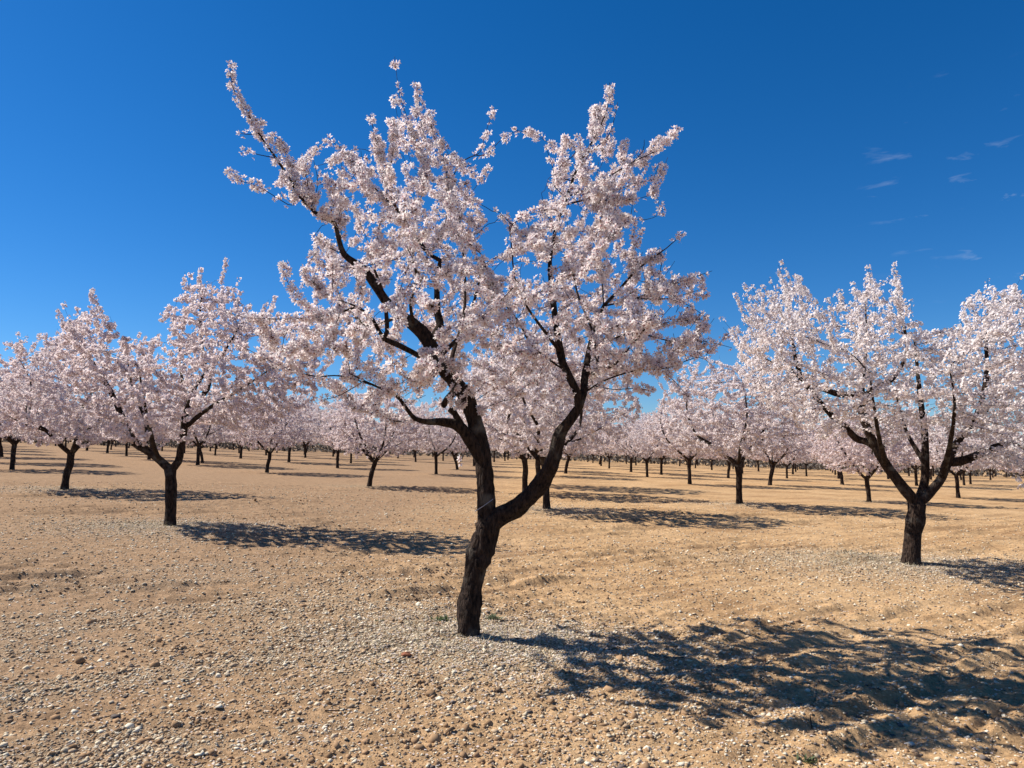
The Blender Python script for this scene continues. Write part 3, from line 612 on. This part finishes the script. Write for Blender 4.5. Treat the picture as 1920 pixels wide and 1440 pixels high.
# ------------------------------------------------------------------ the rest of the grove: six grown trees, copied with their parts
def grown(nm, seed, H=4.8, Rr=2.5, th=1.05, lean=(0, 0), natt=1900, per_m=125, rf=0.026, pink=0.4, whp=45, nl=4):
    g = np.random.default_rng(seed); S = Skel()
    te = S.path([(0, 0, -0.12), (lean[0] * .3, lean[1] * .3, th * .4), (lean[0] * .7 + g.normal(0, .03), lean[1] * .7, th * .75), (lean[0], lean[1], th)], -1, 0, 0, rs=[.12, .095, .095, .115], step=0.1)
    ph = g.uniform(0, 6.28); b = np.array([lean[0], lean[1], th])
    for i in range(nl):
        a = ph + i * 2 * math.pi / nl + g.normal(0, .25); o = np.array([math.cos(a), math.sin(a), 0]); k1 = g.uniform(.75, 1.15)
        tilt = g.uniform(.8, 1.2)
        pts = [b + o * .28 * k1 + [0, 0, .22], b + o * .62 * k1 * tilt + [0, 0, .62] + g.normal(0, .05, 3), b + o * 1.0 * k1 * tilt + [0, 0, 1.15] + g.normal(0, .09, 3), b + o * 1.35 * k1 + [0, 0, 1.9] + g.normal(0, .12, 3), b + o * 1.55 * k1 + [0, 0, 2.7] + g.normal(0, .15, 3)]
        S.path(pts, te, .065, .008, step=0.1)
        if g.random() < .7: S.path([pts[1] + o * .5 + [0, 0, .18], pts[1] + o * 1.1 + [0, 0, .5]], S.nearest(pts[1]), .032, .008, step=0.1)
    # crown volume: low wide vase, ragged top
    A = []
    while len(A) < natt:
        p = g.uniform(-1, 1, 3); rr = math.hypot(p[0], p[1])
        if rr * rr + abs(p[2]) ** 2.4 > 1: continue
        if g.random() > 0.35 + 0.75 * (rr * rr + p[2] * p[2]): continue
        x = p[0] * Rr; y = p[1] * Rr; bump = 0.5 * math.sin(3 * math.atan2(y, x) + seed) * rr
        z = th + .10 + (p[2] * .5 + .5) * (H - th - .5) * (1 + .28 * bump) - .05 * rr
        A.append((x + lean[0], y + lean[1], z))
    A = np.array(A); TH = np.array([p for p, rr in zip(S.P, S.r) if rr > .026]); A = A[np.sqrt(((A[:, None] - TH[None]) ** 2).sum(2)).min(1) > .24]
    colonize(S, A, step=0.1, kill=0.12, infl=1.6, iters=45, up=0.25, first=te + 4)
    whips(S, whp, .15, .5, H * .62, .9, (0, 0, 2.2))
    R, kids = radii(S, 0.0024)
    res = wood_meshes(S, R, kids, nm, breaks=(te,), rough=.18)
    V, F = tubes(S, R, chains(S, R, kids), rough=.15); res['wood'] = mesh(nm + '_wood', V, F, M_BARK)
    V, F, C, m = blossom(S, R, kids, per_m, rf, spread=.04, detail=False, seed=seed, pink=pink + .1, zmin=1.0, gap=.24,
        skip=lambda c: np.sqrt(((c[:, None] - TH[None]) ** 2).sum(2)).min(1) < .08)
    res['crown'] = mesh(nm + '_crown', V, F, M_FLOWER, C)
    print(nm, len(S.P), m, len(res["limbs"])); return res
VAR = [grown('grown_a', 31, 4.9, 2.5, 1.05, (.05, 0), pink=.35), grown('grown_b', 32, 4.8, 2.4, 1.0, (.13, .03), pink=.5, nl=3), grown('grown_c', 33, 5.2, 2.6, 1.1, (-.06, 0), pink=.25),
       grown('grown_d', 34, 4.4, 2.3, 1.0, (-.25, .1), pink=.45), grown('grown_e', 35, 5.0, 2.7, 1.15, (0, .05), pink=.2, nl=5), grown('grown_f', 36, 4.8, 2.4, 1.2, (.03, 0), pink=.3, nl=3)]
def plant(v, x, y, rz, s, label, group, near=True):
    res = VAR[v]; e = empty('almond_tree', (x, y, hz(x, y))); e.rotation_euler.z = rz; e.scale = (s, s, s); tag(e, label, 'tree', group)
    if near:
        link('trunk', res['trunk'], e)
        for l in res['limbs']: link('limb', l, e)
        link('twigs', res['twigs'], e)
    else:
        link('trunk', res['wood'], e)
    link('crown', res['crown'], e); return e
SPEC = {'C': (1, 0.0, 1.04, 'almond tree second from the left, its dark trunk kinked rightwards below crown'),
        'D': (0, 1.0, 1.05, 'pale almond tree cut by the left edge of the photo'),
        'F': (5, 2.2, 1.12, 'almond tree with thick straight black trunk, midway between the big tree and right one'),
        'G': (2, 0.6, 1.05, 'almond tree whose trunk foot shows just under the big tree\'s right limb'),
        'G2': (4, 2.5, 1.12, 'almond tree whose trunk stands between the two limbs of the big tree'),
        'H': (3, math.pi, .95, 'almond tree with thin left-leaning trunk, midway between the pinkest and biggest trees'),
        'I': (1, 0.3, 1.0, 'small almond tree with a thin forked trunk, next right of the pinkest tree'),
        'J': (3, 0.2, 1.0, 'distant almond tree with a leaning trunk just right of the pinkest tree'),
        'K': (0, 4.0, 1.0, 'almond tree with dark trunk just left of the big tree\'s trunk'),
        'L': (5, 5.0, 1.18, 'almond tree left of the thick straight black trunk and smaller than it'),
        'M': (1, 3.6, .95, 'almond tree standing behind the left limbs of the wide right tree'),
        'N': (4, 1.4, 1.0, 'almond tree showing its trunk just right of the wide right tree'),
        'O': (2, 2.0, 1.15, 'far almond tree with a slim black trunk, left of the two mid-distance straight trunks'),
        'P': (0, 5.1, 1.0, 'far almond tree with a stout trunk directly behind the left-leaning thin trunk'),
        'Q': (2, 0.4, 1.0, 'far almond tree seen in the gap between the leaning and the forked thin trunks'),
        'R': (3, 2.9, 1.25, 'far almond tree beside the right limb of the big tree, trunk leaning'),
        'S': (4, 0.1, 1.15, 'far almond tree on the left of the far slim black trunk'),
        'T': (5, 0.9, 1.0, 'far almond tree right of the thick straight black trunk, trunk short and thin'),
        'U': (1, 0.9, 1.0, 'farthest almond tree seen between the kinked trunk and the pinkest tree'),
        'V': (2, 4.4, 1.0, 'far almond tree, rightmost small trunk beyond the wide right tree')}
for kk, (v, rz, s, lab) in SPEC.items():
    x, y = map(float, POS[kk]); plant(v, x, y, rz, s, lab, GROUP, near=y < 60)
def fill():
    U_ = np.array([-6.83, 9.02]); V_ = np.array([7.7, 6.05]); O_ = np.array([-0.4, 5.5]); used = [POS[k] for k in POS]; g = np.random.default_rng(77); cand = []
    for i in range(-25, 40):
        for j in range(-25, 40):
            p = O_ + i * U_ + j * V_ + g.normal(0, .35, 2)
            if p[1] < 8 or p[1] > 152 or abs(p[0]) > p[1] * .70 + 3.2: continue
            lim = 3.8 if p[1] < 50 else 5.0
            if min(math.hypot(*(p - q)) for q in used) < lim: continue
            if p[1] < 50 and (i, j) in ((0, 0), (1, 0), (2, 0), (3, 0), (0, 1)): continue
            cand.append(p)
    cand.sort(key=lambda p: p[1]); rest = cand[276:]; cand = cand[:276]
    n_far = 0
    for p in cand:
        x, y = float(p[0]), float(p[1]); v = int(g.integers(0, 6)); rz = g.uniform(0, 6.28); s = g.uniform(1.0, 1.32)
        if x > 12 and y < 22:
            plant(4, x, y, 1.0, 1.0, 'almond tree cut by the right edge, its drooping crown behind the wide right tree', GROUP)
        elif y < 70:
            side = 'left of the big tree' if x < 0 else 'right of the big tree'
            plant(v, x, y, rz, s, 'mid-distance almond tree, crown merging with its neighbours, ' + side, 'mid-distance almond trees ' + side)
        else:
            plant(v, x, y, rz, s, 'tiny almond tree in the farthest rows along the horizon', 'farthest almond trees along the horizon', near=False); n_far += 1
    print('fill', len(cand), n_far, cand[-1][1], len(rest))
    # the far edge of the grove: past three hundred trees, one mass
    Vs = []; Fs = []; Cs = []; off = 0
    for p in rest:
        x, y = float(p[0]), float(p[1]); z = hz(x, y); h = g.uniform(4.3, 5.3); m = 210
        q = g.normal(size=(m, 3)); q /= np.linalg.norm(q, axis=1)[:, None]; q *= g.uniform(.45, 1, (m, 1)) ** .6
        c = q * [2.7, 2.7, (h - .9) / 2] + [x, y, z + .9 + (h - .9) / 2]
        a1 = g.normal(size=(m, 3)); a1 /= np.linalg.norm(a1, axis=1)[:, None]; a2 = np.cross(a1, g.normal(size=(m, 3))); a2 /= np.linalg.norm(a2, axis=1)[:, None]
        s = g.uniform(.10, .26, (m, 1)); V = np.stack([c + a1 * s, c + a2 * s, c - a1 * s * .8, c - a2 * s * g.uniform(.5, 1, (m, 1))], 1).reshape(-1, 3)
        Vs.append(V); Cs.append(np.repeat(np.array([[.80, .74, .72]]) * g.uniform(.6, 1.05, (m, 1)), 4, 0)); Fs.append(np.arange(m * 4).reshape(m, 4) + off); off += m * 4
        b = np.array([x, y, z - .2]); w = .13; k4 = np.array([(-w, -w, 0), (w, -w, 0), (w, w, 0), (-w, w, 0)])
        Vs.append(np.vstack([b + k4, b + k4 + [g.normal(0, .1), 0, 1.9]])); Cs.append(np.full((8, 3), (.03, .02, .015)))
        Fs.append(np.array([[0, 1, 5, 4], [1, 2, 6, 5], [2, 3, 7, 6], [3, 0, 4, 7]]) + off); off += 8
    if rest: tag(link('distant_grove', mesh('distant_grove', np.vstack(Vs), [np.vstack(Fs)], M_FLOWER, np.vstack(Cs))), 'far edge of the blossoming grove merging into one pale band', 'grove', kind='stuff')
fill()

# ------------------------------------------------------------------ things lying on the ground
def scatter_near(n, g, r0=2.6, r1=30, half=44, power=0.0):
    r = r0 * (r1 / r0) ** g.random(n); a = np.radians(g.uniform(-half, half, n)); return r * np.sin(a), r * np.cos(a)
def ico():
    t = (1 + 5 ** .5) / 2
    v = np.array([(-1, t, 0), (1, t, 0), (-1, -t, 0), (1, -t, 0), (0, -1, t), (0, 1, t), (0, -1, -t), (0, 1, -t), (t, 0, -1), (t, 0, 1), (-t, 0, -1), (-t, 0, 1)]) / math.hypot(1, t)
    f = np.array([(0, 11, 5), (0, 5, 1), (0, 1, 7), (0, 7, 10), (0, 10, 11), (1, 5, 9), (5, 11, 4), (11, 10, 2), (10, 7, 6), (7, 1, 8), (3, 9, 4), (3, 4, 2), (3, 2, 6), (3, 6, 8), (3, 8, 9), (4, 9, 5), (2, 4, 11), (6, 2, 10), (8, 6, 7), (9, 8, 1)])
    return v, f
def octa():
    v = np.array([(1, 0, 0), (0, 1, 0), (-1, 0, 0), (0, -1, 0), (.25, .1, .9), (0, .1, -1.)]); v = np.vstack([v[:4], v[4:5], v[4:5] * [-1, -1, .85], v[5:]])
    f = np.array([(0, 1, 4), (1, 2, 5), (1, 5, 4), (2, 3, 5), (3, 0, 4), (3, 4, 5), (1, 0, 6), (2, 1, 6), (3, 2, 6), (0, 3, 6)]); return v, f
def stones(name, x, y, size, colr, g, flat=.6, sink=.25, jag=.3, mat=None, chip=False):
    v, f = octa() if chip else ico(); nv = len(v); n = len(x); P = np.repeat(v[None], n, 0) * (1 + g.uniform(-jag, jag, (n, nv, 1)))
    P = P * np.stack([g.uniform(.7, 1.3, n), g.uniform(.7, 1.3, n), g.uniform(flat * .6, flat * 1.3, n)], 1)[:, None]
    a = g.uniform(0, 6.28, n); c, s = np.cos(a)[:, None], np.sin(a)[:, None]
    P = np.stack([P[..., 0] * c - P[..., 1] * s, P[..., 0] * s + P[..., 1] * c, P[..., 2]], -1) * size[:, None, None]
    z = height(x, y) + size * flat * (1 - 2 * sink) * .5
    P = P + np.stack([x, y, z], 1)[:, None]
    F = (f[None] + (np.arange(n) * nv)[:, None, None]).reshape(-1, 3)
    return link(name, mesh(name, P.reshape(-1, 3), [F], mat or M_STONE, np.repeat(colr, nv, 0)))
g = np.random.default_rng(99)
PAL = np.array([(.60, .50, .35), (.46, .38, .27), (.44, .31, .19), (.28, .19, .12), (.72, .64, .49), (.16, .13, .11), (.46, .34, .22)])
x, y = scatter_near(620000, g); pr = np.clip(.16 + .9 * litter(x, y), 0, 1) * np.clip(1.15 - .02 * y, .4, 1); kp = g.random(len(x)) < pr; x, y = x[kp], y[kp]
ci = g.choice(7, len(x), p=[.25, .12, .17, .12, .13, .09, .12]); col = PAL[ci] * g.uniform(.72, 1.05, (len(x), 1))
sz = np.exp(g.normal(-5.35, .5, len(x))) * (1 + .09 * y); sz = np.clip(sz, .002, .026)
tag(stones('gravel', x, y, sz, col, g, chip=True, jag=.35), 'pale pebbles and stone chips strewn over the sandy soil', 'gravel', kind='stuff'); print('pebbles', len(x))
x, y = scatter_near(26000, g, 2.6, 25); u = x * ca_ + y * sa_; v = -x * sa_ + y * ca_
kp = g.random(len(x)) < np.clip((fbm(u * .5, v * 2.2, 33, 3) - .42) * 3.5, .05, 1); x, y = x[kp], y[kp]
sz = np.exp(g.normal(-4.7, .45, len(x))); col = np.array([[.31, .195, .108]]) * g.uniform(.75, 1.15, (len(x), 1))
tag(stones('soil_clods', x, y, np.clip(sz, .006, .045), col, g, flat=.8, sink=.3, jag=.5), 'crumbled tan earth clods along the tilled strips', 'soil clods', kind='stuff')

def petals():
    xs = []; ys = []
    for k, n, w in (('A', 4500, 1.5), ('E', 6000, 2.2), ('B', 4500, 2.0), ('C', 2500, 2.2), ('G', 2500, 2.2), ('F', 2000, 2.2)):
        p = POS[k]; a = g.uniform(0, 6.28, n); r = w * np.sqrt(-np.log(1 - g.random(n) * .98)) * .75
        xs.append(p[0] + r * np.cos(a) + .3); ys.append(p[1] + r * np.sin(a) * .8)
    fx, fy = scatter_near(9000, g, 2.8, 30); xs.append(fx); ys.append(fy)
    x = np.concatenate(xs); y = np.concatenate(ys); n = len(x); z = height(x, y) + g.uniform(.002, .008, n)
    s = g.uniform(.005, .010, n); a = g.uniform(0, 6.28, n); V = []
    for q in range(5):
        aa = a + q * 1.2566; V.append(np.stack([x + s * np.cos(aa), y + s * np.sin(aa) * .8, z + g.uniform(0, .005, n)], 1))
    V = np.stack(V, 1).reshape(-1, 3); F = np.arange(n * 5).reshape(n, 5)
    C = np.repeat(np.array([[.80, .72, .68]]) * g.uniform(.75, 1.05, (n, 1)), 5, 0)
    tag(link('fallen_petals', mesh('fallen_petals', V, [F], M_FLOWER, C)), 'fallen pale blossom petals scattered under the nearest crowns', 'petals', kind='stuff')
petals()

def blades(x, y, ln, wd, col, g, lie=.6, mat=None):
    n = len(x); a = g.uniform(0, 6.28, n); el = np.clip(g.normal(1 - lie, .3, n), .03, 1.1) * 1.4
    d = np.stack([np.cos(a) * np.cos(el), np.sin(a) * np.cos(el), np.sin(el)], 1); b = np.stack([x, y, height(x, y) - .002], 1)
    s = np.cross(d, g.normal(0, 1, (n, 3))); s /= np.linalg.norm(s, axis=1)[:, None]; bend = np.stack([0 * x, 0 * x, -.25 * ln], 1)
    V = np.stack([b - s * wd[:, None], b + s * wd[:, None], b + d * ln[:, None] * .5 + s * wd[:, None] * .8, b + d * ln[:, None] * .5 - s * wd[:, None] * .8, b + d * ln[:, None] + bend * .4], 1).reshape(-1, 3)
    k = (np.arange(n) * 5)[:, None]; return V, [k + np.array([[0, 1, 2, 3]]), k + np.array([[3, 2, 4]])], np.repeat(col, 5, 0)
def dry_grass():
    xs = []; ys = []; ls = []
    for k, n, w, ox, oy, l in (('A', 6500, .75, 0.05, 0, .045), ('E', 5500, 1.0, -.4, .1, .06), ('B', 3000, .9, -.1, 0, .06), ('C', 900, .9, 0, 0, .07), ('G', 900, .9, 0, 0, .07), ('F', 700, .9, 0, 0, .06), ('H', 500, .9, 0, 0, .06), ('M', 700, .9, 0, 0, .06)):
        p = POS[k]; xs.append(p[0] + ox + g.normal(0, w, n)); ys.append(p[1] + oy + g.normal(0, w * .6, n)); ls.append(l * np.exp(g.normal(0, .4, n)))
    x = np.concatenate(xs); y = np.concatenate(ys); ln = np.concatenate(ls); n = len(x)
    pal = np.array([(.62, .52, .35), (.48, .41, .29), (.34, .30, .20), (.26, .25, .17)]); col = pal[g.choice(4, n, p=[.4, .3, .2, .1])] * g.uniform(.8, 1.1, (n, 1))
    V, F, C = blades(x, y, ln, np.full(n, .0022) * (1 + .12 * y / 6), col, g, lie=.72)
    tag(link('dry_grass', mesh('dry_grass', V, F, M_LEAF, C)), 'short bleached dry grass and straw around the tree feet', 'dry grass', kind='stuff')
dry_grass()

def weed(px, py, w, h, n, col, label, seed, name='weed_plant'):
    gg = np.random.default_rng(seed); p = basepx(px, py); bx, by = float(p[0]), float(p[1]); z0 = hz(bx, by)
    a = gg.uniform(0, 6.28, n); ln = gg.uniform(.5, 1.1, n) * h; el = gg.uniform(.35, 1.35, n)
    bb = np.stack([gg.normal(0, w * .3, n), gg.normal(0, w * .2, n), np.zeros(n)], 1)
    d = np.stack([np.cos(a) * np.cos(el), np.sin(a) * np.cos(el), np.sin(el)], 1); s = np.cross(d, [0, 0, 1]); s /= np.linalg.norm(s, axis=1)[:, None] + 1e-6; wd = ln * .13
    V = np.stack([bb, bb + d * ln[:, None] * .5 + s * wd[:, None], bb + d * ln[:, None] - [0, 0, h * .12], bb + d * ln[:, None] * .5 - s * wd[:, None]], 1).reshape(-1, 3)
    C = np.repeat(np.array([col]) * gg.uniform(.7, 1.3, (n, 1)), 4, 0)
    o = link(name, mesh(name, V, [np.arange(n * 4).reshape(n, 4)], M_LEAF, C)); o.location = (bx, by, z0 - .004)
    tag(o, label, 'weed')
weed(828, 1166, .16, .075, 90, (.10, .13, .055), 'low grey-green weed just left of the big trunk foot', 1)
weed(925, 1160, .10, .07, 90, (.14, .16, .09), 'thin grey-green weed just right of the big trunk foot', 2)
weed(712, 1168, .07, .03, 25, (.11, .13, .06), 'tiny green weed in the stony patch left of the big trunk', 3)
weed(1516, 1432, .07, .05, 45, (.12, .15, .07), 'small green weed at the bottom edge below the big shadow', 4)
weed(38, 1286, .06, .03, 25, (.13, .14, .09), 'small dull weed near the left edge of the bare foreground', 5)
weed(1600, 1050, .55, .10, 40, (.13, .11, .075), 'low dry brushy weed on the low mound left of the wide right tree', 6)

def woodland():
    g = np.random.default_rng(5); n = 45000; a = np.radians(g.uniform(-60, 60, n)); R_ = 156 + 26 * g.random(n); x = R_ * np.sin(a); y = R_ * np.cos(a)
    top = 1.0 + 3.2 * fbm(a * 60, a * 0 + 3, 8, 4); z = plane_z(x, y) + top * g.random(n) ** .8
    c = np.stack([x, y, z], 1); a1 = g.normal(size=(n, 3)); a1 /= np.linalg.norm(a1, axis=1)[:, None]; a2 = np.cross(a1, g.normal(size=(n, 3))); a2 /= np.linalg.norm(a2, axis=1)[:, None]
    s = g.uniform(.12, .42, (n, 1)); V = np.stack([c + a1 * s, c + a2 * s, c - a1 * s * .8, c - a2 * s * .7], 1).reshape(-1, 3)
    C = np.repeat(np.array([[.15, .13, .11]]) * g.uniform(.25, 1.5, (n, 1)), 4, 0)
    tag(link('distant_woodland', mesh('distant_woodland', V, [np.arange(n * 4).reshape(n, 4)], M_LEAF, C)), 'low dark scrub along the horizon behind the grove', 'woodland', kind='stuff')
woodland()
def sticks():
    g = np.random.default_rng(15); xs = []; ys = []
    for k, n, w in (('A', 260, 1.3), ('E', 200, 1.6), ('B', 120, 1.6)):
        p = POS[k]; xs.append(p[0] + .2 + g.normal(0, w, n)); ys.append(p[1] + g.normal(0, w * .8, n))
    x = np.concatenate(xs); y = np.concatenate(ys); n = len(x); a = g.uniform(0, 6.28, n); ln = g.uniform(.02, .11, n); VV = []; QQ = []
    z0 = height(x, y); x1 = x + np.cos(a) * ln; y1 = y + np.sin(a) * ln; z1 = height(x1, y1); r = g.uniform(.0015, .004, n)
    b = np.stack([x, y, z0 + r], 1); t = np.stack([x1, y1, z1 + r + g.uniform(0, .02, n)], 1); s1 = np.stack([-np.sin(a), np.cos(a), 0 * a], 1) * r[:, None]; u1 = np.array([[0, 0, 1.]]) * r[:, None]
    V = np.stack([b + s1, b + u1, b - s1, b - u1, t + s1, t + u1, t - s1, t - u1], 1).reshape(-1, 3)
    q = np.array([[0, 1, 5, 4], [1, 2, 6, 5], [2, 3, 7, 6], [3, 0, 4, 7]]); F = (q[None] + (np.arange(n) * 8)[:, None, None]).reshape(-1, 4)
    tag(link('fallen_twigs', mesh('fallen_twigs', V, [F], M_TWIG)), 'broken dark twigs lying under the nearest trees', 'twigs', kind='stuff')
sticks()
def clod():
    p = basepx(762, 1238); gg = np.random.default_rng(4); v, f = ico()
    import bmesh
    bm = bmesh.new(); bmesh.ops.create_icosphere(bm, subdivisions=3, radius=.032)
    for q in bm.verts:
        n = float(vnoise(np.array([q.co.x * 50 + 9]), np.array([q.co.y * 50 + q.co.z * 40 + 4]), 5)[0]) - .5
        q.co *= 1 + .5 * n; q.co.z *= .75; q.co.x *= 1.15
    me = bpy.data.meshes.new('clod'); bm.to_mesh(me); bm.free(); me.materials.append(M_STONE)
    ca = me.color_attributes.new('Col', 'FLOAT_COLOR', 'POINT')
    for d_ in ca.data: d_.color = (.26, .105, .06, 1)
    o = link('earth_clod', me); o.location = (float(p[0]), float(p[1]), hz(float(p[0]), float(p[1])) + .012)
    tag(o, 'single reddish-brown clod of earth left of the big trunk foot', 'clod')
clod()
